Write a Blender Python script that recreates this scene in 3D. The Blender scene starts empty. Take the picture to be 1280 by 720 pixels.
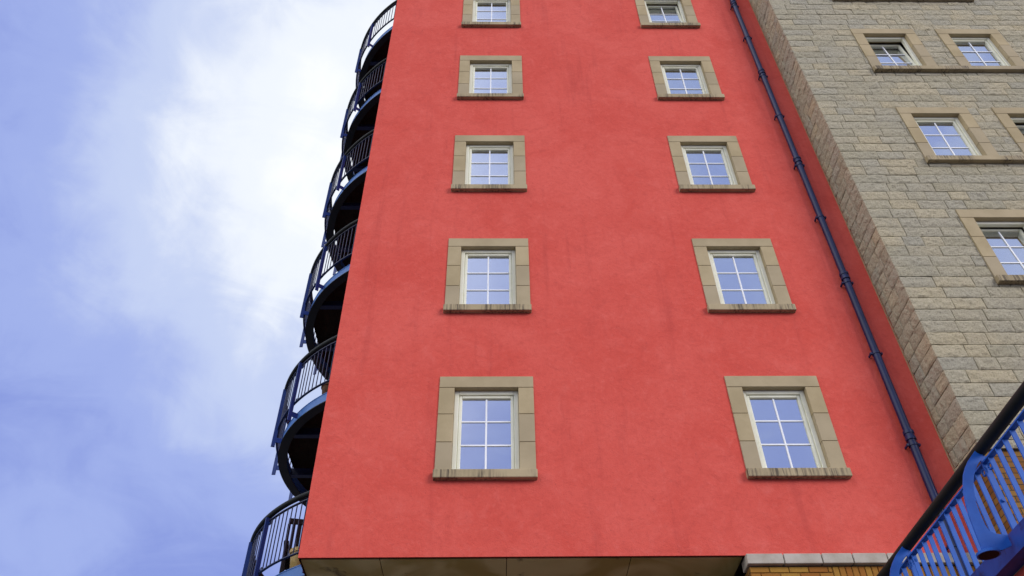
import bpy, math, random
import numpy as np
from mathutils import Matrix, Vector

random.seed(7)
rng = np.random.default_rng(11)
S = bpy.context.scene
COL = S.collection
R = math.radians

# ------------------------------------------------------------------ camera
EYE = 1.6
cam_d = bpy.data.cameras.new('camera')
cam = bpy.data.objects.new('camera', cam_d)
COL.objects.link(cam)
th, ya, ro = R(43.869), R(1.1734), R(-0.8448)
fw = Vector((math.sin(ya)*math.cos(th), math.cos(ya)*math.cos(th), math.sin(th)))
rt = Vector((math.cos(ya), -math.sin(ya), 0))
up = rt.cross(fw)
r2 = rt*math.cos(ro) + up*math.sin(ro)
u2 = -rt*math.sin(ro) + up*math.cos(ro)
M = Matrix.Identity(4)
for i in range(3):
    M[i][0], M[i][1], M[i][2] = r2[i], u2[i], -fw[i]
M[2][3] = EYE
cam.matrix_world = M
cam_d.sensor_width = 36
cam_d.lens = 1033.6*36/1280
cam_d.clip_start = 0.05
cam_d.clip_end = 3000
S.camera = cam

# ------------------------------------------------------------------ light and sky
S.view_settings.view_transform = 'Standard'
S.view_settings.look = 'None'
S.view_settings.exposure = 0.45
S.view_settings.gamma = 1
S.view_settings.use_curve_mapping = False

SUN = Vector((0.78, -0.68, 0.44)).normalized()
sun_d = bpy.data.lights.new('sun', 'SUN')
sun_d.energy = 1.6
sun_d.angle = R(28)
sun_d.color = (1.0, 0.955, 0.89)
sun = bpy.data.objects.new('sun', sun_d)
COL.objects.link(sun)
sun.rotation_euler = SUN.to_track_quat('Z', 'Y').to_euler()

W = bpy.data.worlds.new('World')
S.world = W
W.use_nodes = True
nt = W.node_tree
nt.nodes.clear()


def nd(t, typ, **kw):
    n = t.nodes.new(typ)
    for k, v in kw.items():
        setattr(n, k, v)
    return n


def put(t, n, sock, v):
    s = n.inputs[sock]
    if isinstance(v, bpy.types.NodeSocket):
        t.links.new(v, s)
    else:
        s.default_value = v


def math_n(t, op, a, b=None, c=None, clamp=False):
    n = nd(t, 'ShaderNodeMath', operation=op, use_clamp=clamp)
    put(t, n, 0, a)
    if b is not None:
        put(t, n, 1, b)
    if c is not None:
        put(t, n, 2, c)
    return n.outputs[0]


def mix_c(t, fac, a, b, blend='MIX'):
    n = nd(t, 'ShaderNodeMix', data_type='RGBA', blend_type=blend)
    put(t, n, 0, fac)
    put(t, n, 6, a if isinstance(a, bpy.types.NodeSocket) else (*a, 1))
    put(t, n, 7, b if isinstance(b, bpy.types.NodeSocket) else (*b, 1))
    return n.outputs[2]


def noise(t, vec, scale, detail=4, rough=0.55, dist=0.0, out=0):
    n = nd(t, 'ShaderNodeTexNoise')
    if vec is not None:
        t.links.new(vec, n.inputs['Vector'])
    n.inputs['Scale'].default_value = scale
    n.inputs['Detail'].default_value = detail
    n.inputs['Roughness'].default_value = rough
    n.inputs['Distortion'].default_value = dist
    return n.outputs[out]


def scaled(t, vec, sc):
    n = nd(t, 'ShaderNodeMapping')
    t.links.new(vec, n.inputs['Vector'])
    n.inputs['Scale'].default_value = sc
    return n.outputs[0]


def ramp(t, fac, lo, hi, smooth=True):
    n = nd(t, 'ShaderNodeMapRange')
    if smooth:
        n.interpolation_type = 'SMOOTHSTEP'
    put(t, n, 0, fac)
    n.inputs[1].default_value = lo
    n.inputs[2].default_value = hi
    return n.outputs[0]


sky = nd(nt, 'ShaderNodeTexSky', sky_type='NISHITA')
sky.sun_disc = False
sky.sun_elevation = math.asin(SUN.z)
sky.sun_rotation = math.atan2(SUN.x, SUN.y)
sky.dust_density = 2.0
tc = nd(nt, 'ShaderNodeTexCoord')
dirv = tc.outputs['Generated']


def lobe(d, lo, hi, smooth=True):
    n = nd(nt, 'ShaderNodeVectorMath', operation='DOT_PRODUCT')
    nt.links.new(dirv, n.inputs[0])
    n.inputs[1].default_value = Vector(d).normalized()
    return ramp(nt, n.outputs['Value'], lo, hi, smooth)


n1 = noise(nt, dirv, 2.9, 6, 0.55, 0.9)
n2 = noise(nt, scaled(nt, dirv, (1.0, 1.0, 1.9)), 7.5, 7, 0.6, 0.8)
# an even deck of cloud, thinnest (brightest) over the building, thick and blue-grey elsewhere
thin = math_n(nt, 'MULTIPLY', math_n(nt, 'POWER', lobe((-0.13, 0.615, 0.775), 0.872, 0.995, False), 1.45), 0.84)
thin = math_n(nt, 'MULTIPLY_ADD', math_n(nt, 'SUBTRACT', n1, 0.5), 0.62, thin)
thin = math_n(nt, 'MULTIPLY_ADD', lobe((-0.487, 0.775, 0.400), 0.990, 1.0), 0.16, thin)
thin = math_n(nt, 'MULTIPLY_ADD', lobe((0.36, -0.42, 0.83), 0.70, 1.0), 0.40, thin)
thin = math_n(nt, 'MULTIPLY_ADD', math_n(nt, 'SUBTRACT', n2, 0.5), 0.36, thin)
thin = math_n(nt, 'ADD', thin, 0.045, clamp=True)
cr = nd(nt, 'ShaderNodeValToRGB')
nt.links.new(thin, cr.inputs[0])
cr.color_ramp.interpolation = 'EASE'
el = cr.color_ramp.elements
el[0].position, el[0].color = 0.0, (0.190, 0.245, 0.56, 1)
el[1].position, el[1].color = 1.0, (0.80, 0.81, 0.83, 1)
for q_, c_ in ((0.25, (0.275, 0.340, 0.635, 1)), (0.55, (0.435, 0.50, 0.695, 1)), (0.82, (0.69, 0.725, 0.78, 1))):
    k_ = el.new(q_)
    k_.color = c_
ten = nd(nt, 'ShaderNodeVectorMath', operation='SCALE')
nt.links.new(cr.outputs[0], ten.inputs[0])
ten.inputs['Scale'].default_value = 10.0
skycol = mix_c(nt, 0.94, sky.outputs[0], ten.outputs[0])
# bright sky lobe added behind and left of the viewer to light the wall
sky_fill = math_n(nt, 'POWER', lobe((-0.72, -0.44, 0.60), 0.58, 1.0), 1.4)
skycol = mix_c(nt, sky_fill, skycol, (16.5, 16.3, 16.2))
bg = nd(nt, 'ShaderNodeBackground')
nt.links.new(skycol, bg.inputs['Color'])
bg.inputs['Strength'].default_value = 0.1
wo = nd(nt, 'ShaderNodeOutputWorld')
nt.links.new(bg.outputs[0], wo.inputs['Surface'])

# ------------------------------------------------------------------ materials
def new_mat(name, rough=0.6, spec=0.4):
    m = bpy.data.materials.new(name)
    m.use_nodes = True
    t = m.node_tree
    b = t.nodes['Principled BSDF']
    b.inputs['Roughness'].default_value = rough
    b.inputs['Specular IOR Level'].default_value = spec
    return m, t, b


def pos(t):
    return nd(t, 'ShaderNodeNewGeometry').outputs['Position']


def bump(t, b, h, strength, dist):
    n = nd(t, 'ShaderNodeBump')
    n.inputs['Strength'].default_value = strength
    n.inputs['Distance'].default_value = dist
    t.links.new(h, n.inputs['Height'])
    t.links.new(n.outputs[0], b.inputs['Normal'])


def base(t, b, c):
    t.links.new(c, b.inputs['Base Color'])


def m_render():
    m, t, b = new_mat('red_render', 0.9, 0.15)
    p = pos(t)
    big = noise(t, p, 0.8, 6, 0.62, 0.6)
    mid = noise(t, p, 4.2, 6, 0.7, 0.6)
    fine = noise(t, p, 60, 3, 0.7)
    c = mix_c(t, ramp(t, big, 0.30, 0.72), (0.60, 0.082, 0.060), (0.66, 0.110, 0.084))
    c = mix_c(t, math_n(t, 'MULTIPLY', ramp(t, mid, 0.50, 0.78), 0.45), c, (0.70, 0.150, 0.122))
    c = mix_c(t, math_n(t, 'MULTIPLY', ramp(t, mid, 0.50, 0.26), 0.40), c, (0.47, 0.066, 0.052))
    fl = noise(t, p, 17, 5, 0.75)
    c = mix_c(t, math_n(t, 'MULTIPLY', ramp(t, fl, 0.50, 0.78), 0.42), c, (0.43, 0.062, 0.054))
    c = mix_c(t, math_n(t, 'MULTIPLY', ramp(t, fl, 0.50, 0.24), 0.30), c, (0.70, 0.165, 0.14))
    c = mix_c(t, math_n(t, 'MULTIPLY', ramp(t, fine, 0.52, 0.75), 0.30), c, (0.38, 0.05, 0.045))
    # rain streaks, faint
    st = noise(t, scaled(t, p, (3.0, 3.0, 0.22)), 1.6, 4, 0.6)
    c = mix_c(t, math_n(t, 'MULTIPLY', ramp(t, st, 0.54, 0.78), 0.30), c, (0.36, 0.045, 0.04))
    # small pits and spots
    vo = nd(t, 'ShaderNodeTexVoronoi')
    t.links.new(p, vo.inputs['Vector'])
    vo.inputs['Scale'].default_value = 5.0
    sp = math_n(t, 'LESS_THAN', vo.outputs['Distance'], 0.035)
    c = mix_c(t, math_n(t, 'MULTIPLY', sp, 0.35), c, (0.2, 0.03, 0.03))
    base(t, b, c)
    h = math_n(t, 'MULTIPLY_ADD', fine, 0.5, math_n(t, 'MULTIPLY', fl, 1.0))
    h = math_n(t, 'MULTIPLY_ADD', mid, 2.2, h)
    bump(t, b, h, 0.5, 0.012)
    return m


def m_ashlar(name='dressed_stone', dirt=0.0):
    m, t, b = new_mat(name, 0.85, 0.2)
    p = pos(t)
    n = noise(t, p, 1.7, 5, 0.6)
    c = mix_c(t, ramp(t, n, 0.3, 0.7), (0.355, 0.282, 0.158), (0.46, 0.37, 0.220))
    isl = nd(t, 'ShaderNodeNewGeometry').outputs['Random Per Island']
    c = mix_c(t, math_n(t, 'MULTIPLY', isl, 0.65), c, (0.335, 0.285, 0.205))
    f = noise(t, p, 90, 3, 0.7)
    c = mix_c(t, math_n(t, 'MULTIPLY', ramp(t, f, 0.4, 0.8), 0.18), c, (0.20, 0.155, 0.10))
    if dirt:
        s = noise(t, scaled(t, p, (22, 22, 1.2)), 1.5, 5, 0.7)
        g = noise(t, p, 2.1, 2, 0.5)
        fac = math_n(t, 'MULTIPLY', ramp(t, s, 0.40, 0.64), ramp(t, g, 0.38, 0.56))
        c = mix_c(t, math_n(t, 'MULTIPLY', fac, dirt), c, (0.045, 0.037, 0.033))
    base(t, b, c)
    bump(t, b, f, 0.25, 0.004)
    return m


def m_rock():
    m, t, b = new_mat('split_faced_stone', 0.9, 0.2)
    p = pos(t)
    isl = nd(t, 'ShaderNodeNewGeometry').outputs['Random Per Island']
    rr = nd(t, 'ShaderNodeValToRGB')
    t.links.new(isl, rr.inputs[0])
    e = rr.color_ramp.elements
    e[0].position, e[0].color = 0, (0.40, 0.36, 0.25, 1)
    e[1].position, e[1].color = 1, (0.51, 0.45, 0.31, 1)
    for q, c_ in ((0.3, (0.47, 0.42, 0.295, 1)), (0.5, (0.41, 0.38, 0.29, 1)), (0.75, (0.49, 0.42, 0.275, 1))):
        k = rr.color_ramp.elements.new(q)
        k.color = c_
    big = noise(t, p, 1.2, 4, 0.6)
    c = mix_c(t, math_n(t, 'MULTIPLY', ramp(t, big, 0.4, 0.7), 0.45), rr.outputs[0], (0.38, 0.36, 0.285))
    f = noise(t, p, 38, 5, 0.72)
    c = mix_c(t, math_n(t, 'MULTIPLY', ramp(t, f, 0.50, 0.74), 0.72), c, (0.12, 0.10, 0.075))
    c = mix_c(t, math_n(t, 'MULTIPLY', ramp(t, f, 0.48, 0.24), 0.55), c, (0.66, 0.59, 0.45))
    base(t, b, c)
    f2 = noise(t, p, 30, 6, 0.8)
    bump(t, b, f2, 0.9, 0.032)
    return m


def m_plain(name, c1, c2, rough, scale=3.0, spec=0.4, bmp=0.0, metal=0.0, bscale=60):
    m, t, b = new_mat(name, rough, spec)
    p = pos(t)
    n = noise(t, p, scale, 5, 0.6)
    base(t, b, mix_c(t, ramp(t, n, 0.3, 0.7), c1, c2))
    b.inputs['Metallic'].default_value = metal
    if bmp:
        bump(t, b, noise(t, p, bscale, 3, 0.6), bmp, 0.004)
    return m


def m_brick():
    m, t, b = new_mat('ochre_brick', 0.85, 0.2)
    sx = nd(t, 'ShaderNodeSeparateXYZ')
    t.links.new(pos(t), sx.inputs[0])
    cx = nd(t, 'ShaderNodeCombineXYZ')
    t.links.new(math_n(t, 'ADD', sx.outputs[0], sx.outputs[1]), cx.inputs[0])
    t.links.new(sx.outputs[2], cx.inputs[1])
    br = nd(t, 'ShaderNodeTexBrick')
    t.links.new(cx.outputs[0], br.inputs['Vector'])
    br.inputs['Scale'].default_value = 1
    br.inputs['Brick Width'].default_value = 0.225
    br.inputs['Row Height'].default_value = 0.075
    br.inputs['Mortar Size'].default_value = 0.006
    br.inputs['Mortar Smooth'].default_value = 0.15
    br.inputs['Color1'].default_value = (0.17, 0.068, 0.014, 1)
    br.inputs['Color2'].default_value = (0.26, 0.145, 0.035, 1)
    br.inputs['Mortar'].default_value = (0.05, 0.035, 0.022, 1)
    n = noise(t, pos(t), 25, 4, 0.7)
    c = mix_c(t, math_n(t, 'MULTIPLY', ramp(t, n, 0.4, 0.8), 0.4), br.outputs['Color'], (0.22, 0.09, 0.02))
    base(t, b, c)
    h = math_n(t, 'MULTIPLY_ADD', n, 0.3, math_n(t, 'SUBTRACT', 1.0, br.outputs['Fac']))
    bump(t, b, h, 0.8, 0.006)
    return m


def m_brick_unit():
    m, t, b = new_mat('ochre_brick_unit', 0.85, 0.2)
    isl = nd(t, 'ShaderNodeNewGeometry').outputs['Random Per Island']
    n = noise(t, pos(t), 25, 4, 0.7)
    c = mix_c(t, isl, (0.27, 0.095, 0.016), (0.36, 0.20, 0.035))
    c = mix_c(t, math_n(t, 'MULTIPLY', ramp(t, n, 0.4, 0.8), 0.4), c, (0.22, 0.09, 0.02))
    base(t, b, c)
    bump(t, b, n, 0.5, 0.004)
    return m


def m_soffit():
    m, t, b = new_mat('soffit_board', 0.6, 0.3)
    p = pos(t)
    n = noise(t, p, 0.9, 3, 0.5, 1.0)
    c = mix_c(t, ramp(t, n, 0.40, 0.62), (0.72, 0.67, 0.36), (0.47, 0.40, 0.15))
    n2_ = noise(t, p, 2.4, 5, 0.6, 0.4)
    c = mix_c(t, math_n(t, 'MULTIPLY', ramp(t, n2_, 0.58, 0.70), 0.8), c, (0.075, 0.05, 0.02))
    base(t, b, c)
    return m


def m_glass():
    m = bpy.data.materials.new('window_glass')
    m.use_nodes = True
    t = m.node_tree
    t.nodes.clear()
    gl = nd(t, 'ShaderNodeBsdfGlossy')
    gl.inputs['Roughness'].default_value = 0.015
    gl.inputs['Color'].default_value = (0.90, 0.94, 1.0, 1)
    tr = nd(t, 'ShaderNodeBsdfTransparent')
    tr.inputs['Color'].default_value = (0.62, 0.66, 0.70, 1)
    mx = nd(t, 'ShaderNodeMixShader')
    mx.inputs[0].default_value = 0.62
    t.links.new(tr.outputs[0], mx.inputs[1])
    t.links.new(gl.outputs[0], mx.inputs[2])
    bp = nd(t, 'ShaderNodeBump')
    bp.inputs['Strength'].default_value = 0.30
    bp.inputs['Distance'].default_value = 0.02
    t.links.new(noise(t, pos(t), 1.3, 1, 0.4), bp.inputs['Height'])
    t.links.new(bp.outputs[0], gl.inputs['Normal'])
    o = nd(t, 'ShaderNodeOutputMaterial')
    t.links.new(mx.outputs[0], o.inputs['Surface'])
    return m


def m_blue(name, c1, c2, rough=0.38, dirty=0.0, spec=0.3):
    m, t, b = new_mat(name, rough, spec)
    p = pos(t)
    n = noise(t, p, 4.0, 4, 0.6)
    c = mix_c(t, ramp(t, n, 0.3, 0.7), c1, c2)
    if dirty:
        d = noise(t, p, 7.0, 5, 0.65, 0.5)
        c = mix_c(t, math_n(t, 'MULTIPLY', ramp(t, d, 0.45, 0.65), dirty), c, (0.012, 0.02, 0.09))
    base(t, b, c)
    bump(t, b, noise(t, p, 45, 2, 0.5), 0.06, 0.003)
    return m


RED = m_render()
ASHLAR = m_ashlar()
SILL = m_ashlar('stained_sill_stone', 0.8)
BAND = m_plain('pale_band_stone', (0.34, 0.30, 0.24), (0.47, 0.43, 0.37), 0.85, 4, 0.2, 0.2)
ROCK = m_rock()
MORTAR = m_plain('stone_mortar', (0.09, 0.075, 0.055), (0.14, 0.115, 0.085), 0.95, 8, 0.1)
BRICK = m_brick()
BRICKU = m_brick_unit()
SOFFIT = m_soffit()
FRAME = m_plain('cream_window_frame', (0.76, 0.75, 0.58), (0.83, 0.82, 0.66), 0.45, 3, 0.4)
BAR = m_plain('white_glazing_bar', (0.78, 0.80, 0.82), (0.84, 0.85, 0.86), 0.4, 3)
GLASS = m_glass()
DARKGAP = m_plain('near_black', (0.012, 0.012, 0.014), (0.02, 0.02, 0.02), 0.8, 3, 0.1)  # near-black, so the shadow gap at the soffit is dark by colour
ROOM = m_plain('room_plaster', (0.30, 0.27, 0.23), (0.36, 0.33, 0.28), 0.9, 1, 0.1)
BLIND = m_plain('pale_blind', (0.70, 0.72, 0.68), (0.80, 0.81, 0.78), 0.9, 2, 0.1)
BLUE = m_blue('blue_steel', (0.008, 0.080, 0.38), (0.014, 0.110, 0.48), 0.6)
BLUEDARK = m_blue('dirty_blue_steel', (0.012, 0.045, 0.24), (0.020, 0.065, 0.32), 0.5, 0.8)
BALLIT = m_blue('balcony_steel_lit', (0.05, 0.16, 0.44), (0.065, 0.20, 0.52), 0.4)  # same balcony paint, lighter: the ring's lit tone put into the colour
BALDARK = m_blue('balcony_steel_dark', (0.010, 0.020, 0.065), (0.015, 0.028, 0.09), 0.4)  # same paint without the lit tone; rails, bars and beams
FLANGE = m_plain('dark_flange_steel', (0.006, 0.012, 0.016), (0.010, 0.018, 0.024), 0.5, 4, 0.3)
BALPOST = m_blue('balcony_post_steel', (0.022, 0.055, 0.22), (0.03, 0.075, 0.28), 0.4)
PIPE = m_blue('navy_pipe', (0.004, 0.010, 0.050), (0.007, 0.016, 0.075), 0.36)
BLACK = m_plain('black_handrail', (0.005, 0.007, 0.006), (0.008, 0.012, 0.010), 0.65, 4, 0.3)
DECK = m_plain('dark_decking', (0.014, 0.011, 0.008), (0.025, 0.020, 0.015), 0.9, 5, 0.1)
WOOD = m_plain('dark_chair_wood', (0.014, 0.011, 0.009), (0.024, 0.018, 0.014), 0.6, 9, 0.3)
YELLOW = m_plain('ochre_glazed_pot', (0.42, 0.28, 0.06), (0.55, 0.40, 0.14), 0.5, 10, 0.4, 0.2)
TERRA = m_plain('brown_pot_clay', (0.10, 0.055, 0.03), (0.16, 0.085, 0.045), 0.8, 10, 0.2)
SOIL = m_plain('potting_soil', (0.02, 0.014, 0.01), (0.04, 0.028, 0.02), 1.0, 20, 0.1, 0.5)
PAVE = m_plain('grey_paving', (0.085, 0.083, 0.080), (0.13, 0.127, 0.12), 0.9, 0.8, 0.2, 0.4)
SEAL = m_plain('tan_sealant', (0.30, 0.20, 0.11), (0.38, 0.27, 0.16), 0.8, 6, 0.2)
ROOF = m_plain('grey_roofing', (0.10, 0.10, 0.11), (0.15, 0.15, 0.16), 0.9, 1, 0.2)
PVC = m_plain('ramp_concrete', (0.27, 0.26, 0.24), (0.34, 0.33, 0.31), 0.9, 2, 0.2, 0.3)

# ------------------------------------------------------------------ mesh helpers
class MB:
    def __init__(self):
        self.v, self.f = [], []

    def poly(self, vs, fs):
        o = len(self.v)
        self.v += [tuple(map(float, a)) for a in vs]
        self.f += [tuple(i+o for i in q) for q in fs]
        return self

    def quad(self, a, b, c, d):
        return self.poly([a, b, c, d], [(0, 1, 2, 3)])

    def box(self, x0, x1, y0, y1, z0, z1, b=0.0, mat=None):
        """box with bevelled edges (b) as one island"""
        if b <= 0:
            vs = [(x, y, z) for x in (x0, x1) for y in (y0, y1) for z in (z0, z1)]
            fs = [(0, 1, 3, 2), (4, 6, 7, 5), (0, 4, 5, 1), (2, 3, 7, 6), (0, 2, 6, 4), (1, 5, 7, 3)]
        else:
            c = ((x0+x1)/2, (y0+y1)/2, (z0+z1)/2)
            hx, hy, hz = (x1-x0)/2, (y1-y0)/2, (z1-z0)/2
            b = min(b, hx*0.9, hy*0.9, hz*0.9)
            idx, vs = {}, []
            for sx in (-1, 1):
                for sy in (-1, 1):
                    for sz in (-1, 1):
                        for ax in range(3):
                            h = [hx-b, hy-b, hz-b]
                            h[ax] = (hx, hy, hz)[ax]
                            idx[(sx, sy, sz, ax)] = len(vs)
                            vs.append((c[0]+sx*h[0], c[1]+sy*h[1], c[2]+sz*h[2]))
            fs = []
            I = lambda s, ax: idx[(s[0], s[1], s[2], ax)]
            for ax in range(3):
                o1, o2 = [a for a in range(3) if a != ax]
                for sg in (-1, 1):
                    q = []
                    for (p, r_) in ((-1, -1), (1, -1), (1, 1), (-1, 1)):
                        s = [0, 0, 0]
                        s[ax], s[o1], s[o2] = sg, p, r_
                        q.append(I(s, ax))
                    fs.append(tuple(q))
            for ax in range(3):
                o1, o2 = [a for a in range(3) if a != ax]
                for p in (-1, 1):
                    for r_ in (-1, 1):
                        s0, s1 = [0]*3, [0]*3
                        s0[ax], s1[ax] = -1, 1
                        s0[o1] = s1[o1] = p
                        s0[o2] = s1[o2] = r_
                        fs.append((I(s0, o1), I(s1, o1), I(s1, o2), I(s0, o2)))
            for sx in (-1, 1):
                for sy in (-1, 1):
                    for sz in (-1, 1):
                        s = (sx, sy, sz)
                        fs.append((I(s, 0), I(s, 1), I(s, 2)))
        if mat is not None:
            vs = [tuple(mat @ Vector(q)) for q in vs]
        return self.poly(vs, fs)

    def tube(self, path, r, n=12, cap=True):
        """round tube along a path of points"""
        P = [Vector(a) for a in path]
        rings = []
        for i, c in enumerate(P):
            d = (P[min(i+1, len(P)-1)] - P[max(i-1, 0)]).normalized()
            a = d.cross(Vector((0, 0, 1)))
            if a.length < 1e-3:
                a = d.cross(Vector((0, 1, 0)))
            a.normalize()
            b_ = a.cross(d).normalized()
            rr = r[i] if isinstance(r, (list, tuple)) else r
            rings.append([c + a*math.cos(t)*rr + b_*math.sin(t)*rr for t in [2*math.pi*k/n for k in range(n)]])
        vs = [v for g in rings for v in g]
        fs = []
        for i in range(len(P)-1):
            for k in range(n):
                fs.append((i*n+k, i*n+(k+1) % n, (i+1)*n+(k+1) % n, (i+1)*n+k))
        if cap:
            fs.append(tuple(range(n)))
            fs.append(tuple((len(P)-1)*n+k for k in range(n)))
        return self.poly(vs, fs)

    def lathe(self, prof, c=(0, 0, 0), n=24):
        vs, fs = [], []
        for (r_, z) in prof:
            for k in range(n):
                t = 2*math.pi*k/n
                vs.append((c[0]+r_*math.cos(t), c[1]+r_*math.sin(t), c[2]+z))
        for i in range(len(prof)-1):
            for k in range(n):
                fs.append((i*n+k, i*n+(k+1) % n, (i+1)*n+(k+1) % n, (i+1)*n+k))
        fs.append(tuple(range(n)))
        fs.append(tuple((len(prof)-1)*n+k for k in range(n)))
        return self.poly(vs, fs)

    def arc(self, r0, r1, z0, z1, a0, a1, n=64):
        """swept rectangular section round the local z axis"""
        vs, fs = [], []
        for i in range(n+1):
            t = a0 + (a1-a0)*i/n
            c, s = math.cos(t), math.sin(t)
            for r_, z in ((r0, z0), (r1, z0), (r1, z1), (r0, z1)):
                vs.append((r_*c, r_*s, z))
        for i in range(n):
            for k in range(4):
                fs.append((i*4+k, i*4+(k+1) % 4, (i+1)*4+(k+1) % 4, (i+1)*4+k))
        fs += [(0, 1, 2, 3), tuple(n*4+k for k in (3, 2, 1, 0))]
        return self.poly(vs, fs)

    def prism(self, pts, axis_pt, thick):
        """polygon pts (3D, planar) extruded by vector thick"""
        n = len(pts)
        t = Vector(thick)
        vs = [Vector(p) - t/2 for p in pts] + [Vector(p) + t/2 for p in pts]
        fs = [tuple(range(n)), tuple(range(2*n-1, n-1, -1))]
        fs += [(i, (i+1) % n, n+(i+1) % n, n+i) for i in range(n)]
        return self.poly(vs, fs)

    def mesh(self, name, mat, smooth=False):
        me = bpy.data.meshes.new(name)
        me.from_pydata(self.v, [], self.f)
        me.materials.append(mat)
        me.validate()
        import bmesh
        bm = bmesh.new()
        bm.from_mesh(me)
        bmesh.ops.recalc_face_normals(bm, faces=bm.faces)
        bm.to_mesh(me)
        bm.free()
        if smooth:
            me.polygons.foreach_set('use_smooth', [True]*len(me.polygons))
            me.set_sharp_from_angle(angle=R(40))
        return me


def obj(name, mb, mat, parent=None, loc=(0, 0, 0), smooth=False):
    me = mb.mesh(name, mat, smooth) if isinstance(mb, MB) else mb
    o = bpy.data.objects.new(name, me)
    COL.objects.link(o)
    o.location = loc
    if parent:
        o.parent = parent
    return o


def tag(o, label, cat, group=None):
    o['label'] = label
    o['category'] = cat
    if group:
        o['group'] = group
    return o


def thing(name, loc, label, cat, group=None):
    o = bpy.data.objects.new(name, None)
    COL.objects.link(o)
    o.location = loc
    o.empty_display_size = 0.3
    return tag(o, label, cat, group)


def copy_tree(o, parent=None):
    c = o.copy()
    COL.objects.link(c)
    if parent:
        c.parent = parent
    for ch in list(o.children):
        copy_tree(ch, c)
    return c


def holes_grid(mb, y, x0, x1, z0, z1, holes, flip=False, xs_extra=()):
    xs = sorted({x0, x1, *[h[0] for h in holes], *[h[1] for h in holes], *xs_extra})
    zs = sorted({z0, z1, *[h[2] for h in holes], *[h[3] for h in holes]})
    xs = [x for x in xs if x0 <= x <= x1]
    zs = [z for z in zs if z0 <= z <= z1]
    vs = [(x, y, z) for z in zs for x in xs]
    fs = []
    n = len(xs)
    for j in range(len(zs)-1):
        for i in range(n-1):
            cx, cz = (xs[i]+xs[i+1])/2, (zs[j]+zs[j+1])/2
            if any(h[0] < cx < h[1] and h[2] < cz < h[3] for h in holes):
                continue
            fs.append((j*n+i, j*n+i+1, (j+1)*n+i+1, (j+1)*n+i))
    mb.poly(vs, fs)


# ------------------------------------------------------------------ ground
g = MB()
g.quad((-600, -600, 0), (600, -600, 0), (600, 600, 0), (-600, 600, 0))
go = obj('ground', g, PAVE)
go['kind'] = 'structure'

# ------------------------------------------------------------------ window kit
WW, WH = 1.272, 1.487          # stone surround, outside
JW, LH = 0.205, 0.188          # jamb width, lintel height
IW, IH = WW-2*JW, WH-LH        # clear opening
REC = 0.085                    # frame set back from the stone face


def window_meshes():
    d = {}
    s = MB()                    # lintel and three stones each side, 3 mm joints
    s.box(-WW/2, WW/2, 0, 0.22, IH+0.003, WH, 0.005)
    for sg in (-1, 1):
        for k in range(3):
            a, b_ = sorted((sg*IW/2, sg*WW/2))
            s.box(a, b_, 0, 0.22, k*IH/3+0.003, (k+1)*IH/3-0.003, 0.004)
    d['surround'] = s.mesh('surround', ASHLAR)
    s = MB()
    s.box(-WW/2-0.012, WW/2+0.012, -0.06, 0.22, -0.118, 0.0, 0.007)
    d['sill'] = s.mesh('sill', SILL)
    f = MB()
    w, h = IW/2, IH
    for (a, b_, c, e) in ((-w, -w+0.06, 0, h), (w-0.06, w, 0, h), (-w+0.06, w-0.06, h-0.06, h), (-w+0.06, w-0.06, 0, 0.05)):
        f.box(a, b_, REC, REC+0.07, c, e, 0.006)
    d['frame'] = f.mesh('window', FRAME)
    # opening sash, hinge along its bottom edge (local origin there)
    s = MB()
    sw_, sh = w-0.062, h-0.112
    t_ = 0.043
    for (a, b_, c, e) in ((-sw_, -sw_+t_, 0, sh), (sw_-t_, sw_, 0, sh), (-sw_+t_, sw_-t_, sh-t_, sh), (-sw_+t_, sw_-t_, 0, t_)):
        s.box(a, b_, 0.0, 0.05, c, e, 0.008)
    d['sash'] = s.mesh('sash', FRAME)
    gw, gh0, gh1 = sw_-t_, t_, sh-t_
    s = MB()
    s.box(-gw-0.006, gw+0.006, 0.032, 0.036, gh0-0.006, gh1+0.006)
    d['glass'] = s.mesh('pane', GLASS)
    s = MB()
    s.box(-0.012, 0.012, 0.020, 0.0315, gh0, gh1, 0.003)
    for k in (1, 2):
        zc = gh0+(gh1-gh0)*k/3
        s.box(-gw, -0.0125, 0.020, 0.0315, zc-0.012, zc+0.012, 0.003)
        s.box(0.0125, gw, 0.020, 0.0315, zc-0.012, zc+0.012, 0.003)
    d['bars'] = s.mesh('glazing_bars', BAR)
    s = MB()
    s.box(-IW/2+0.02, IW/2-0.02, 0.19, 0.195, 0.02, IH*0.62)
    d['blind_low'] = s.mesh('blind', BLIND)
    s = MB()
    s.box(-IW/2+0.02, IW/2-0.02, 0.19, 0.195, 0.02, IH)
    d['blind_full'] = s.mesh('blind', BLIND)
    return d


WM = window_meshes()


def window(parent, px, x, y, z, tilt=0.0, blind=None, sill=True, label=None):
    """a window part under the building; (x,y,z) = middle of the sill line on the stone face"""
    fr = obj('window', WM['frame'], None, parent, (x-px[0], y-px[1], z-px[2]))
    jit = R(random.uniform(-0.12, 0.22))
    if label:
        fr['label'] = label
    obj('surround', WM['surround'], None, fr)
    if sill:
        obj('sill', WM['sill'], None, fr)
    for nm, k in (('sash', 'sash'), ('pane', 'glass'), ('glazing_bars', 'bars')):
        o = obj(nm, WM[k], None, fr, (0, REC+0.022, 0.051))
        o.rotation_euler = (-R(tilt) - (jit if k == 'glass' else 0), 0, 0)
    if blind:
        obj('blind', WM['blind_'+blind], None, fr)
    return fr


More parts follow.
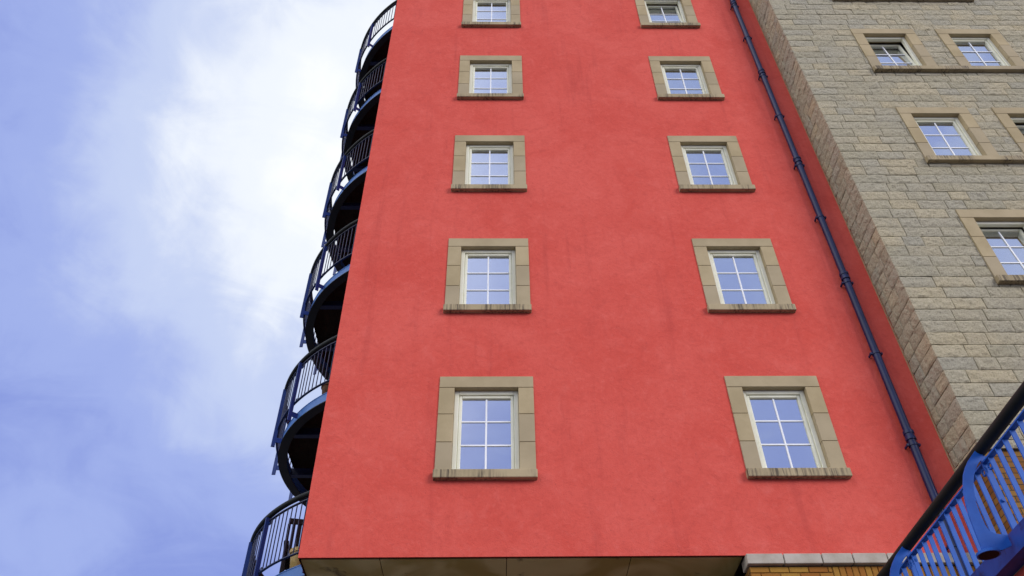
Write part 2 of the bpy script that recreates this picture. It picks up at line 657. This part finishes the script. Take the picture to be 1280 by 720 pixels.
# ------------------------------------------------------------------ red tower
E_ = EYE
TX0, TX1 = -2.32, 5.73
TY = 9.0                    # stone face of the window surrounds
WY = 9.018                  # render face
TB, TT = 4.375+E_, 22.6+E_  # bottom edge of the render, top of the wall
TBACK = 19.0
H = 2.784
SILL0 = 5.49+E_
XL, XR = -0.181, 3.720
TP = (1.7, WY, 0.0)
tower = thing('apartment_tower', TP, 'tall red rendered apartment tower with two columns of stone framed windows', 'building')
L = lambda mb: mb


def shift(mb, p):
    mb.v = [(a-p[0], b-p[1], c-p[2]) for a, b, c in mb.v]
    return mb


holes = []
for X in (XL, XR):
    for k in range(6):
        z = SILL0+k*H
        holes.append((X-IW/2-0.07, X+IW/2+0.07, z-0.06, z+IH+0.06))
w = MB()
holes_grid(w, WY, TX0, TX1, TB, TT, holes)
holes_grid(w, WY+0.26, TX0+0.26, TX1, TB+0.09, TT, holes)
w.quad((TX0, WY, TB), (TX1, WY, TB), (TX1, WY+0.02, TB), (TX0, WY+0.02, TB))
w.quad((TX0, WY+0.02, TB), (TX1, WY+0.02, TB), (TX1, WY+0.02, TB+0.09), (TX0, WY+0.02, TB+0.09))
w.quad((TX0, WY, TB), (TX0, TBACK, TB), (TX0, TBACK, TT), (TX0, WY, TT))
w.quad((TX0, TBACK, TB), (TX1, TBACK, TB), (TX1, TBACK, TT), (TX0, TBACK, TT))
w.quad((TX1, WY, TB), (TX1, TBACK, TB), (TX1, TBACK, TT), (TX1, WY, TT))
obj('rendered_wall', shift(w, TP), RED, tower)
w = MB()
w.box(TX0-0.05, TX1, WY-0.05, TBACK+0.05, TT, TT+0.10, 0.01)
obj('roof', shift(w, TP), ROOF, tower)
w = MB()
for k in range(6):
    zf = TB+0.10+(k+1)*H-0.35
    w.quad((TX0+0.27, WY+0.27, zf), (TX1-0.01, WY+0.27, zf), (TX1-0.01, TBACK-0.02, zf), (TX0+0.27, TBACK-0.02, zf))
w.quad((TX0+0.27, WY+3.5, TB+0.2), (TX1-0.01, WY+3.5, TB+0.2), (TX1-0.01, WY+3.5, TT-0.1), (TX0+0.27, WY+3.5, TT-0.1))
w.quad((1.77, WY+0.27, TB+0.2), (1.77, WY+3.5, TB+0.2), (1.77, WY+3.5, TT-0.1), (1.77, WY+0.27, TT-0.1))
obj('interior', shift(w, TP), ROOM, tower)

for k in range(6):
    z = SILL0+k*H
    window(tower, TP, XL, TY, z, 0, {3: 'full', 4: 'low'}.get(k),
           label={3: 'window with a pale blind drawn behind the panes'}.get(k))
    window(tower, TP, XR, TY, z, {4: 4.0}.get(k, 0), label={4: 'window tilted open at the top'}.get(k))

# soffit under the overhang
SZ = 4.40+E_
xs = [TX0+0.004, -1.398, 0.078, 1.530, 2.840]
for i in range(4):
    s = MB()
    s.box(xs[i]+0.004, xs[i+1]-0.004, WY+0.112, WY+2.6, SZ, SZ+0.012, 0.002)
    obj('soffit_panel', shift(s, TP), SOFFIT, tower)
s = MB()
s.box(TX0+0.002, 2.84, WY+0.022, WY+2.62, SZ+0.014, SZ+0.05)
s.box(TX0+0.001, TX0+0.003, WY+0.022, TBACK-0.3, TB+0.004, SZ+0.0135)
obj('soffit_backing', shift(s, TP), DARKGAP, tower)  # backing and lip strip coloured dark to stand in for the gap's shade
# brick base: pier on the right, set-back wall on the left
s = MB()
s.box(2.86, TX1+0.02, WY+0.012, WY+2.9, 0, 4.238+E_)
s.box(TX0+0.15, 2.86, WY+2.6, WY+2.9, 0, SZ+0.1)
s.box(TX0+0.15, TX0+0.45, WY+2.9, TBACK-0.2, 0, SZ+0.1)
obj('brick_base', shift(s, TP), BRICK, tower)
# pale stone band between brick and render
s = MB()
jx = [2.835, 3.262, 3.705, 4.062, 4.462, 4.86, 5.27, 5.70]
for i in range(7):
    s.box(jx[i]+(0.006 if i else 0), jx[i+1]-0.006, WY-0.055+0.004*random.random(), WY+0.2, 4.250+E_, 4.371+E_, 0.006)
obj('stone_band', shift(s, TP), BAND, tower)
# visible face bricks under the band: stretchers, then a soldier course
s = MB()
for row in range(3):
    z1 = 4.232+E_-row*0.075
    x = 2.862-(0.11 if row % 2 else 0)
    while x < 3.78:
        a, b_ = max(x, 2.862), min(x+0.215, 3.80)
        if b_-a > 0.03:
            s.box(a, b_, WY+0.001, WY+0.06, z1-0.065, z1, 0.004)
        x += 0.225
x = 3.812
while x < 5.65:
    s.box(x, x+0.065, WY+0.001, WY+0.06, 4.232+E_-0.215, 4.232+E_, 0.004)
    x += 0.075
obj('brick_courses', shift(s, TP), BRICKU, tower)
# glazed doors to the balconies, on the side wall
BALX, BALY, BALZ = -1.143, 12.276, 4.654+E_
for k in range(6):
    zf = BALZ+0.21+k*H
    s = MB()
    for (a, b_, c, e) in ((-0.9, -0.82, 0, 2.1), (0.82, 0.9, 0, 2.1), (-0.04, 0.04, 0.08, 2.02), (-0.82, 0.82, 2.02, 2.1), (-0.82, 0.82, 0, 0.08)):
        s.box(-0.03, 0.03, a, b_, c, e, 0.006)
    f = obj('balcony_door', s, FRAME, tower, (TX0-0.032-TP[0], BALY-TP[1], zf-TP[2]))
    s = MB()
    s.box(-0.004, 0.004, -0.82, -0.04, 0.08, 2.02)
    s.box(-0.004, 0.004, 0.04, 0.82, 0.08, 2.02)
    obj('pane', s, GLASS, f)

# ------------------------------------------------------------------ drainpipe
PX, PY = 5.272, 8.935
dp = thing('drainpipe', (PX, PY, 0), 'navy blue drainpipe running up the red wall beside the stone block', 'drainpipe')
s = MB()
s.tube([(0, 0, 0.1), (0, 0, TT-0.2)], 0.052, 20)
obj('pipe', s, PIPE, dp, smooth=True)
cz = [5.948 + i*(11.713-5.948)/2 for i in range(-2, 7)]
me_c = MB().lathe([(0.054, -0.075), (0.066, -0.070), (0.066, -0.030), (0.060, -0.022), (0.060, 0.012), (0.069, 0.020), (0.069, 0.062), (0.054, 0.068)]).mesh('collar', PIPE, True)
b_ = MB()
b_.lathe([(0.0535, -0.02), (0.060, -0.018), (0.060, 0.018), (0.0535, 0.02)])
b_.box(-0.088, -0.058, -0.016, 0.016, -0.018, 0.018, 0.003)
b_.box(0.058, 0.088, -0.016, 0.016, -0.018, 0.018, 0.003)
b_.box(-0.086, -0.066, 0.014, 0.080, -0.015, 0.015, 0.003)
b_.box(0.066, 0.086, 0.014, 0.080, -0.015, 0.015, 0.003)
me_b = b_.mesh('bracket', PIPE, True)
for z in cz:
    if 0.3 < z+E_ < TT-0.5:
        obj('collar', me_c, None, dp, (0, 0, z+E_))
        obj('bracket', me_b, None, dp, (0, 0, z+E_-0.14))
    zm = z+1.36
    if zm+E_ < TT-0.5:
        obj('bracket', me_b, None, dp, (0, 0, zm+E_))

# ------------------------------------------------------------------ stone block
SX, SY = 5.715, 8.360       # front corner of the rock face
SBOT, STOP = 5.385+E_, 20.6+E_
SX1 = 12.2
BP = (8.9, 8.4, 0.0)
block = thing('stone_apartment_block', BP, 'grey beige split-faced stone apartment block on an ochre brick base', 'building')
SWX = [7.718, 9.440]
SSILL = [8.225+E_+(k-1)*2.79 for k in range(1, 6)]
surr_y = SY-0.018
rects = []                  # outline of everything the stone is cut round
sholes = []
for x in SWX:
    for z in SSILL:
        rects.append((x-WW/2+0.012, x+WW/2-0.012, z-0.02, z+WH-0.012))
        sholes.append((x-IW/2-0.07, x+IW/2+0.07, z-0.06, z+IH+0.06))
for z in SSILL:
    rects.append((SWX[0]-WW/2-0.002, SWX[1]+WW/2+0.002, z-0.108, z-0.01))


def cut(rect, hs):
    out = [rect]
    for h in hs:
        nx = []
        for (a, b, c, d) in out:
            if h[1] <= a or h[0] >= b or h[3] <= c or h[2] >= d:
                nx.append((a, b, c, d))
                continue
            if a < h[0]:
                nx.append((a, h[0], c, d))
            if b > h[1]:
                nx.append((h[1], b, c, d))
            m0, m1 = max(a, h[0]), min(b, h[1])
            if c < h[2]:
                nx.append((m0, m1, c, h[2]))
            if d > h[3]:
                nx.append((m0, m1, h[3], d))
        out = nx
    return [r_ for r_ in out if r_[1]-r_[0] > 0.03 and r_[3]-r_[2] > 0.025]


def smooth2(a, it):
    for _ in range(it):
        p = np.pad(a, 1, mode='edge')
        a = (p[:-2, 1:-1]+p[2:, 1:-1]+p[1:-1, :-2]+p[1:-1, 2:]+2*a)/6
    return a


def rock_blocks(mb, pieces, place, joint=0.0055, depth=0.05):
    """every piece a rock-faced block: rough front, worn arrises, sides going back"""
    for (a, b, c, d) in pieces:
        a, b, c, d = a+joint, b-joint, c+joint, d-joint
        nu = max(2, int((b-a)/0.026))
        nv = max(2, int((d-c)/0.026))
        u = np.linspace(a, b, nu+1)
        v = np.linspace(c, d, nv+1)
        U, V = np.meshgrid(u, v)
        e = np.minimum(np.minimum(U-a, b-U), np.minimum(V-c, d-V))
        pil = 1-np.exp(-e/0.016)
        hgt = 0.008*pil + (smooth2(rng.normal(0, 1, U.shape), 1)*0.0085 + smooth2(rng.normal(0, 1, U.shape), 4)*0.012)*(0.2+0.8*pil)
        tilt_u, tilt_v = rng.normal(0, 0.006), rng.normal(0, 0.010)
        hgt += ((U-(a+b)/2)*tilt_u + (V-(c+d)/2)*tilt_v) + rng.normal(0, 0.0015)
        hgt = np.clip(hgt, -0.008, 0.026)
        jig = smooth2(rng.normal(0, 1, U.shape), 1)*0.0025
        jig2 = smooth2(rng.normal(0, 1, U.shape), 1)*0.0025
        o = len(mb.v)
        n = nu+1
        for j in range(nv+1):
            for i in range(n):
                mb.v.append(place(U[j, i]+jig[j, i], V[j, i]+jig2[j, i], hgt[j, i]))
        for j in range(nv):
            for i in range(nu):
                q = o+j*n+i
                mb.f.append((q, q+1, q+n+1, q+n))
        ring = [i for i in range(n)] + [j*n+nu for j in range(1, nv+1)] + [nv*n+i for i in range(nu-1, -1, -1)] + [j*n for j in range(nv-1, 0, -1)]
        bo = len(mb.v)
        for q in ring:
            j, i = divmod(q, n)
            mb.v.append(place(U[j, i], V[j, i], -depth))
        m_ = len(ring)
        for q in range(m_):
            q2 = (q+1) % m_
            mb.f.append((o+ring[q], bo+q, bo+q2, o+ring[q2]))


fr_, sd_ = MB(), MB()
courses = [SBOT, 5.510+E_]
z = 5.510+E_
while z < STOP:
    z += 0.213 + random.choice((0, 0, 0, 0.003, -0.004))
    courses.append(z)
for ci in range(len(courses)-1):
    z0, z1 = courses[ci], courses[ci+1]
    x = SX
    first = random.uniform(0.25, 0.62)
    while x < SX1:
        ln = first if x == SX else random.choice((0.30, 0.38, 0.44, 0.5, 0.56, 0.62))
        x2 = min(x+ln, SX1)
        if SX1-x2 < 0.2:
            x2 = SX1
        rock_blocks(fr_, cut((x, x2, z0, z1), rects), lambda u, v, h: (u-BP[0], SY+0.008-h-BP[1], v-BP[2]))
        x = x2
    y = SY+0.008
    while y < WY:
        ln = random.choice((0.22, 0.30, 0.42, 0.5))
        y2 = min(y+ln, WY+0.02)
        if WY-y2 < 0.1:
            y2 = WY+0.02
        rock_blocks(sd_, [(y, y2, z0, z1)], lambda u, v, h: (SX+0.008-h-BP[0], u-BP[1], v-BP[2]))
        y = y2
fr_.v = [tuple(map(float, a)) for a in fr_.v]
sd_.v = [tuple(map(float, a)) for a in sd_.v]
sm = MB()
sm.v = fr_.v
sm.f = fr_.f
sm.poly(sd_.v, sd_.f)
obj('stone_wall', sm, ROCK, block)
s = MB()
holes_grid(s, SY+0.022, SX+0.022, SX1-0.01, SBOT+0.004, STOP, sholes)
holes_grid(s, SY+0.30, SX+0.30, SX1-0.01, SBOT+0.004, STOP, sholes)
s.quad((SX+0.022, SY+0.022, SBOT+0.004), (SX+0.022, WY+0.02, SBOT+0.004), (SX+0.022, WY+0.02, STOP), (SX+0.022, SY+0.022, STOP))
s.quad((TX1+0.01, WY+0.02, SBOT), (TX1+0.01, TBACK, SBOT), (TX1+0.01, TBACK, STOP), (TX1+0.01, WY+0.02, STOP))
s.quad((SX1-0.01, SY+0.022, SBOT), (SX1-0.01, TBACK, SBOT), (SX1-0.01, TBACK, STOP), (SX1-0.01, SY+0.022, STOP))
s.quad((TX1, TBACK, SBOT), (SX1-0.01, TBACK, SBOT), (SX1-0.01, TBACK, STOP), (TX1, TBACK, STOP))
s.quad((SX+0.022, SY+0.022, SBOT+0.004), (SX1-0.01, SY+0.022, SBOT+0.004), (SX1-0.01, SY+0.2, SBOT+0.004), (SX+0.022, SY+0.2, SBOT+0.004))
obj('mortar_backing', shift(s, BP), MORTAR, block)
s = MB()
for k in range(5):
    zf = SSILL[k]+1.75
    s.quad((SX+0.31, SY+0.31, zf), (SX1-0.02, SY+0.31, zf), (SX1-0.02, TBACK-0.02, zf), (SX+0.31, TBACK-0.02, zf))
s.quad((SX+0.31, SY+3.2, SBOT), (SX1-0.02, SY+3.2, SBOT), (SX1-0.02, SY+3.2, STOP-0.1), (SX+0.31, SY+3.2, STOP-0.1))
obj('interior', shift(s, BP), ROOM, block)
s = MB()
s.box(SX-0.04, SX1+0.04, SY-0.06, TBACK+0.03, STOP+0.22, STOP+0.34, 0.01)
obj('roof', shift(s, BP), ROOF, block)
s = MB()
s.box(SX+0.05, SX1-0.03, SY+0.045, TBACK-0.1, 0, SBOT+0.002)
obj('brick_base', shift(s, BP), BRICK, block)
s = MB()
s.box(SX-0.022, SX-0.004, WY-0.014, WY-0.001, SBOT, STOP, 0.004)
obj('sealant_strip', shift(s, BP), SEAL, block)
tilts = {(0, 0): 3.5, (2, 0): 5.0, (1, 1): 4.5}
for ri, z in enumerate(SSILL):
    for ci, x in enumerate(SWX):
        t_ = tilts.get((ri, ci), 0)
        window(block, BP, x, surr_y, z, t_, sill=False, label='window tilted open at the top' if t_ else None)
    s = MB()
    xa, xb = SWX[0]-WW/2-0.012, SWX[1]+WW/2+0.012
    xm = (xa+xb)/2-0.1
    s.box(xa, xm-0.002, -0.06, 0.22, -0.118, 0, 0.006)
    s.box(xm+0.002, xb, -0.06, 0.22, -0.118, 0, 0.006)
    s.v = [(a-BP[0], b+surr_y-BP[1], c+z-BP[2]) for a, b, c in s.v]
    obj('long_sill', s, SILL, block)

# ------------------------------------------------------------------ balconies
HALF = math.acos((BALX-TX0-0.02)/2.66)   # angle from the -x direction to the wall, for the railing
def pol(r, a, z):
    return (r*math.cos(a), r*math.sin(a), z)


def make_balcony():
    root = thing('curved_balcony', (BALX, BALY, BALZ), 'x', 'balcony')
    A0, A1 = math.pi-HALF+0.012, math.pi+HALF-0.012
    r_ = MB()
    aw = math.acos((BALX-TX0-0.01)/2.50)
    B0, B1 = math.pi-aw+0.01, math.pi+aw-0.01
    r_.arc(2.510, 2.535, 0.012, 0.178, B0, B1)
    r_.arc(2.430, 2.541, 0.178, 0.190, B0, B1)
    obj('ring_beam', r_, BALLIT, root, smooth=True)
    r_ = MB()
    r_.arc(2.410, 2.556, 0.0, 0.0118, B0, B1)
    obj('bottom_flange', r_, FLANGE, root, smooth=True)
    for yb in (-2.05, -1.12, 0.08, 1.2, 2.0):
        xl = -math.sqrt(2.42**2-yb*yb)
        xw = TX0-BALX-0.006
        if xl > xw-0.1:
            continue
        b = MB()
        b.box(xl, xw, yb-0.006, yb+0.006, 0.025, 0.168)
        b.box(xl, xw, yb-0.05, yb+0.05, 0.012, 0.0245)
        obj('cross_beam', b, BALDARK, root)
    d = MB()
    xw = TX0-BALX-0.01
    x = xw
    while x-0.12 > -2.50:
        x0_, x1_ = x-0.118, x
        yy = math.sqrt(max(0.0, 2.50**2-x0_**2))
        y2 = math.sqrt(max(0.0, 2.50**2-x1_**2))
        for sgn in (1,):
            d.prism([(x0_, -yy, 0.205), (x1_, -y2, 0.205), (x1_, y2, 0.205), (x0_, yy, 0.205)], None, (0, 0, 0.028))
        x -= 0.1212
    obj('deck', d, DECK, root)
    h = MB()
    N = 60
    h.tube([pol(2.642, A0+(A1-A0)*i/N, 1.150) for i in range(N+1)], 0.039, 12)
    obj('handrail', h, BLACK, root, smooth=True)
    h = MB()
    h.arc(2.612, 2.648, 1.062, 1.074, A0, A1)
    obj('top_rail', h, BALDARK, root)
    h = MB()
    h.arc(2.612, 2.648, 0.300, 0.312, A0, A1)
    obj('bottom_rail', h, BALDARK, root)
    bm = MB()
    bm.tube([(0, 0, 0.3125), (0, 0, 1.0615)], 0.0085, 8)
    bme = bm.mesh('baluster', BALDARK, True)
    pm = MB()
    # post: flat plate, foot bent in to the ring beam, lug at the top
    pm.box(-0.028, 0.034, -0.009, 0.009, -0.03, 1.112, 0.003)
    pm.box(-0.120, -0.0285, -0.008, 0.008, 0.06, 0.15, 0.003)
    pm.box(-0.050, -0.0285, -0.022, 0.022, 1.02, 1.055, 0.003)
    pme = pm.mesh('post', BALPOST)
    lm = MB()
    ring = [(0, 0.052+0.024*math.cos(t), 0.024*math.sin(t)) for t in np.linspace(0, 2*math.pi, 15)]
    lm.tube(ring, 0.007, 8, False)
    lme = lm.mesh('lug', BALDARK, True)
    angs = []
    for dg in (-119.5, -142.6, -160.5, -179.0, -197.5, -215.5, -234.0):
        a = math.radians(dg+360)
        if A0+0.02 < a < A1-0.02:
            angs.append(a)
    angs.sort()
    for a in angs:
        o = obj('post', pme, None, root, pol(2.66, a, 0))
        o.rotation_euler = (0, 0, a)
        obj('lug', lme, None, o, (-0.03, 0, 1.03))
        obj('lug', lme, None, o, (-0.03, 0, 0.345))
    n = 8
    edges = [A0]+angs+[A1]
    for a0, a1 in zip(edges[:-1], edges[1:]):
        k = max(1, round((a1-a0)*2.63/0.098))
        for i in range(1, k):
            obj('baluster', bme, None, root, pol(2.63, a0+(a1-a0)*i/k, 0))
    return root


bal_labels = ['lowest curved blue balcony, holding a dark wooden chair',
              'second curved blue balcony from the bottom, just above the one with the chair',
              'third curved blue balcony from the bottom on the tower side',
              'fourth curved blue balcony from the bottom, third from the top',
              'fifth curved blue balcony from the bottom, just below the topmost',
              'topmost curved blue balcony at the upper edge of the photo']
b0 = make_balcony()
for k in range(6):
    o = b0 if k == 0 else copy_tree(b0)
    o.location = (BALX, BALY, BALZ+k*H)
    tag(o, bal_labels[k], 'balcony', 'curved balconies up the side of the tower')

# chair and pots on the balconies
DZ = BALZ+0.22
ch = thing('chair', (-2.77, 10.98, DZ), 'dark slatted wooden armchair on the lowest balcony', 'chair')
ch.rotation_euler = (0, 0, R(12))
# local frame: chair faces +y, back at -y
s = MB()
for i in range(5):
    s.box(-0.22, 0.22, -0.20+i*0.09, -0.12+i*0.09, 0.36, 0.382, 0.004)
obj('seat', s, WOOD, ch)
bk = Matrix.Translation((0, -0.20, 0.36)) @ Matrix.Rotation(R(12), 4, 'X')
s = MB()
s.box(-0.25, 0.25, -0.018, 0.018, 0.44, 0.52, 0.006, mat=bk)
s.box(-0.21, 0.21, -0.014, 0.014, 0.05, 0.10, 0.005, mat=bk)
for i in range(5):
    xx = -0.17+i*0.085
    s.box(xx-0.022, xx+0.022, -0.009, 0.009, 0.10, 0.44, 0.003, mat=bk)
obj('backrest', s, WOOD, ch)
for sx in (-1, 1):
    s = MB()
    s.box(sx*0.235-0.02, sx*0.235+0.02, -0.02, 0.02, 0.0, 0.44, 0.004, mat=bk)
    s.box(sx*0.235-0.02, sx*0.235+0.02, -0.22, -0.18, 0.0, 0.37, 0.004)
    obj('leg', s, WOOD, ch)
    s = MB()
    s.box(sx*0.235-0.02, sx*0.235+0.02, 0.20, 0.24, 0.0, 0.545, 0.004)
    obj('leg', s, WOOD, ch)
    s = MB()
    s.box(sx*0.235-0.035, sx*0.235+0.035, -0.235, 0.30, 0.545, 0.575, 0.008)
    obj('armrest', s, WOOD, ch)


def pot(x, y, z, r_, h_, mat, label):
    p = thing('plant_pot', (x, y, z), label, 'pot')
    s = MB()
    s.lathe([(r_*0.72, 0), (r_*0.78, 0.01), (r_*0.95, h_*0.82), (r_*1.08, h_*0.83), (r_*1.08, h_), (r_*0.97, h_), (r_*0.95, h_*0.9)])
    obj('pot_body', s, mat, p, smooth=True)
    s = MB()
    s.lathe([(r_*0.94, h_*0.86), (r_*0.94, h_*0.905)])
    obj('soil', s, SOIL, p)
    return p


pot(-2.66, 10.50, DZ, 0.15, 0.30, YELLOW, 'ochre yellow pot beside the chair on the lowest balcony')
pot(-2.66, 10.42, DZ+H, 0.12, 0.22, TERRA, 'small brown pot on the second balcony from the bottom')

# ------------------------------------------------------------------ ramp with its railing
K = 1.15
RP = Vector((3.590*K, 6.5*K, 3.273*K+E_))
RD = Vector((0.006, -0.111, 0.005))*K        # one baluster pitch along the ramp, towards the camera
hd = Vector((RD.x, RD.y, 0)).normalized()    # along, horizontal
nx_ = Vector((-hd.y, hd.x, 0))               # across: +x side
slope = RD.z/math.hypot(RD.x, RD.y)


def rail_pt(s, off=0.0, dz=0.0):
    p = RP+RD*s+nx_*off
    return Vector((p.x, p.y, p.z+dz))


S0, S1 = -9.3, 26.0
rb = rail_pt(8)
rail = thing('ramp_railing', (rb.x, rb.y, rb.z-0.83), 'bright blue steel railing with black handrail in the lower right corner', 'railing')
RO = Vector(rail.location)


def bar_along(mb, s0, s1, o0, o1, z0, z1):
    a, b = [], []
    for s, lst in ((s0, a), (s1, b)):
        for (o_, z_) in ((o0, z0), (o1, z0), (o1, z1), (o0, z1)):
            lst.append(rail_pt(s, o_, z_)-RO)
    mb.poly(a+b, [(0, 1, 2, 3), (7, 6, 5, 4)]+[(i, (i+1) % 4, 4+(i+1) % 4, 4+i) for i in range(4)])


s = MB()
N = 16
prof = []
for t in np.linspace(0, 2*math.pi, 17)[:-1]:
    prof.append((0.058*math.cos(t)*(1.0 if math.sin(t) > 0 else 1.0), 0.122+0.050*math.sin(t)))
rings = [[rail_pt(q, o_, z_)-RO for o_, z_ in prof] for q in (S0, S1)]
n = len(prof)
s.poly(rings[0]+rings[1], [(i, (i+1) % n, n+(i+1) % n, n+i) for i in range(n)]+[tuple(range(n)), tuple(range(2*n-1, n-1, -1))])
obj('handrail', s, BLACK, rail, smooth=True)
s = MB()
bar_along(s, S0, S1, -0.030, 0.030, -0.006, 0.008)
obj('top_rail', s, BLUE, rail)
s = MB()
bar_along(s, S0, S1, -0.095, -0.080, -0.835, -0.672)
bar_along(s, S0, S1, -0.0798, 0.05, -0.835, -0.822)
bar_along(s, S0, S1, -0.0798, 0.05, -0.720, -0.707)
obj('bottom_beam', s, BLUEDARK, rail)
mbar = MB()
rotm = Matrix.Rotation(math.atan2(nx_.y, nx_.x), 4, 'Z')
mbar.box(-0.024, 0.024, -0.006, 0.006, -0.7065, -0.0065, 0.002, mat=rotm)
mebar = mbar.mesh('baluster', BLUE)
posts = [-2.6-12.9, -2.6, 10.2, 22.9]
for q in range(-9, 26):
    if any(abs(q-p) < 0.45 for p in posts):
        continue
    obj('baluster', mebar, None, rail, rail_pt(q)-RO)
# posts with their bowed outrigger plates
FIN = [(4.185, 3.977), (4.115, 3.905), (4.045, 3.835), (3.99, 3.765), (3.945, 3.695), (3.905, 3.60), (3.872, 3.50), (3.850, 3.40), (3.836, 3.30), (3.828, 3.150),
       (3.824, 3.000), (3.90, 2.998), (3.99, 3.010), (4.085, 3.050), (4.085, 3.140), (3.985, 3.150), (3.950, 3.175), (3.938, 3.22), (3.937, 3.32), (3.945, 3.434), (3.985, 3.584),
       (4.03, 3.68), (4.075, 3.75), (4.125, 3.81), (4.175, 3.855), (4.200, 3.90)]
fx = (rail_pt(10.2)).x
fz = (rail_pt(10.2)).z
for p in posts[1:]:
    c = rail_pt(p)-RO
    m = MB()
    m.box(-0.030, 0.030, -0.009, 0.009, -0.7065, 0.085, 0.003, mat=rotm)
    m.lathe([(0.010, 0), (0.010, 0.012)], (0, 0, 0))
    po = obj('post', m, BLUE, rail, c)
    m = MB()
    pts = [nx_*(a-fx) + Vector((0, 0, b-fz+E_)) for a, b in FIN]
    m.prism(pts, None, hd*0.016)
    obj('outrigger_plate', m, BLUE, po, hd*0.020)
    m = MB()
    m.lathe([(0.078, -0.012), (0.090, -0.012), (0.090, 0.008), (0.07, 0.018), (0.02, 0.020)], tuple(nx_*(3.862-fx)+Vector((0, 0, 2.978-fz+E_))), 28)
    obj('foot_disc', m, BLUE, po, hd*0.020, smooth=True)
    m = MB()
    m.lathe([(0.077, -0.0135), (0.077, -0.0125)], tuple(nx_*(3.862-fx)+Vector((0, 0, 2.978-fz+E_))), 28)
    obj('foot_underside', m, DARKGAP, po, hd*0.020)  # thin dark disc laid against the underside of the foot disc
    for sg in (-1, 1):
        m = MB()
        m.tube([hd*sg*0.055 + hd*0.028*math.cos(t) + Vector((0, 0, -0.055+0.028*math.sin(t))) for t in np.linspace(0, 2*math.pi, 17)], 0.010, 8, False)
        obj('lug', m, BLUE, po, smooth=True)
    m = MB()
    m.tube([hd*0.009+Vector((0, 0, -0.36)), hd*0.026+Vector((0, 0, -0.36))], 0.016, 10)
    obj('bolt', m, BLUE, po)

ramp_t = thing('ramp', (rb.x+1, rb.y, 0), 'raised entrance ramp with a red side wall under the blue railing', 'ramp')
RQ = Vector(ramp_t.location)
s = MB()
a = []
for q in (S0+0.5, S1):
    for (o_, dz) in ((0.055, -0.838), (1.62, -0.838)):
        p = rail_pt(q, o_, dz)
        a += [p-RQ, Vector((p.x, p.y, 0))-RQ]
s.poly(a, [(0, 1, 5, 4), (2, 3, 7, 6), (0, 1, 3, 2), (4, 5, 7, 6)])
obj('side_wall', s, RED, ramp_t)
s = MB()
a = []
for q in (S0+0.5, S1):
    for (o_, dz) in ((0.054, -0.8375), (1.66, -0.8375), (1.66, -0.70), (0.054, -0.70)):
        a.append(rail_pt(q, o_, dz)-RQ)
s.poly(a, [(0, 1, 2, 3), (7, 6, 5, 4)]+[(i, (i+1) % 4, 4+(i+1) % 4, 4+i) for i in range(4)])
obj('deck', s, PVC, ramp_t)
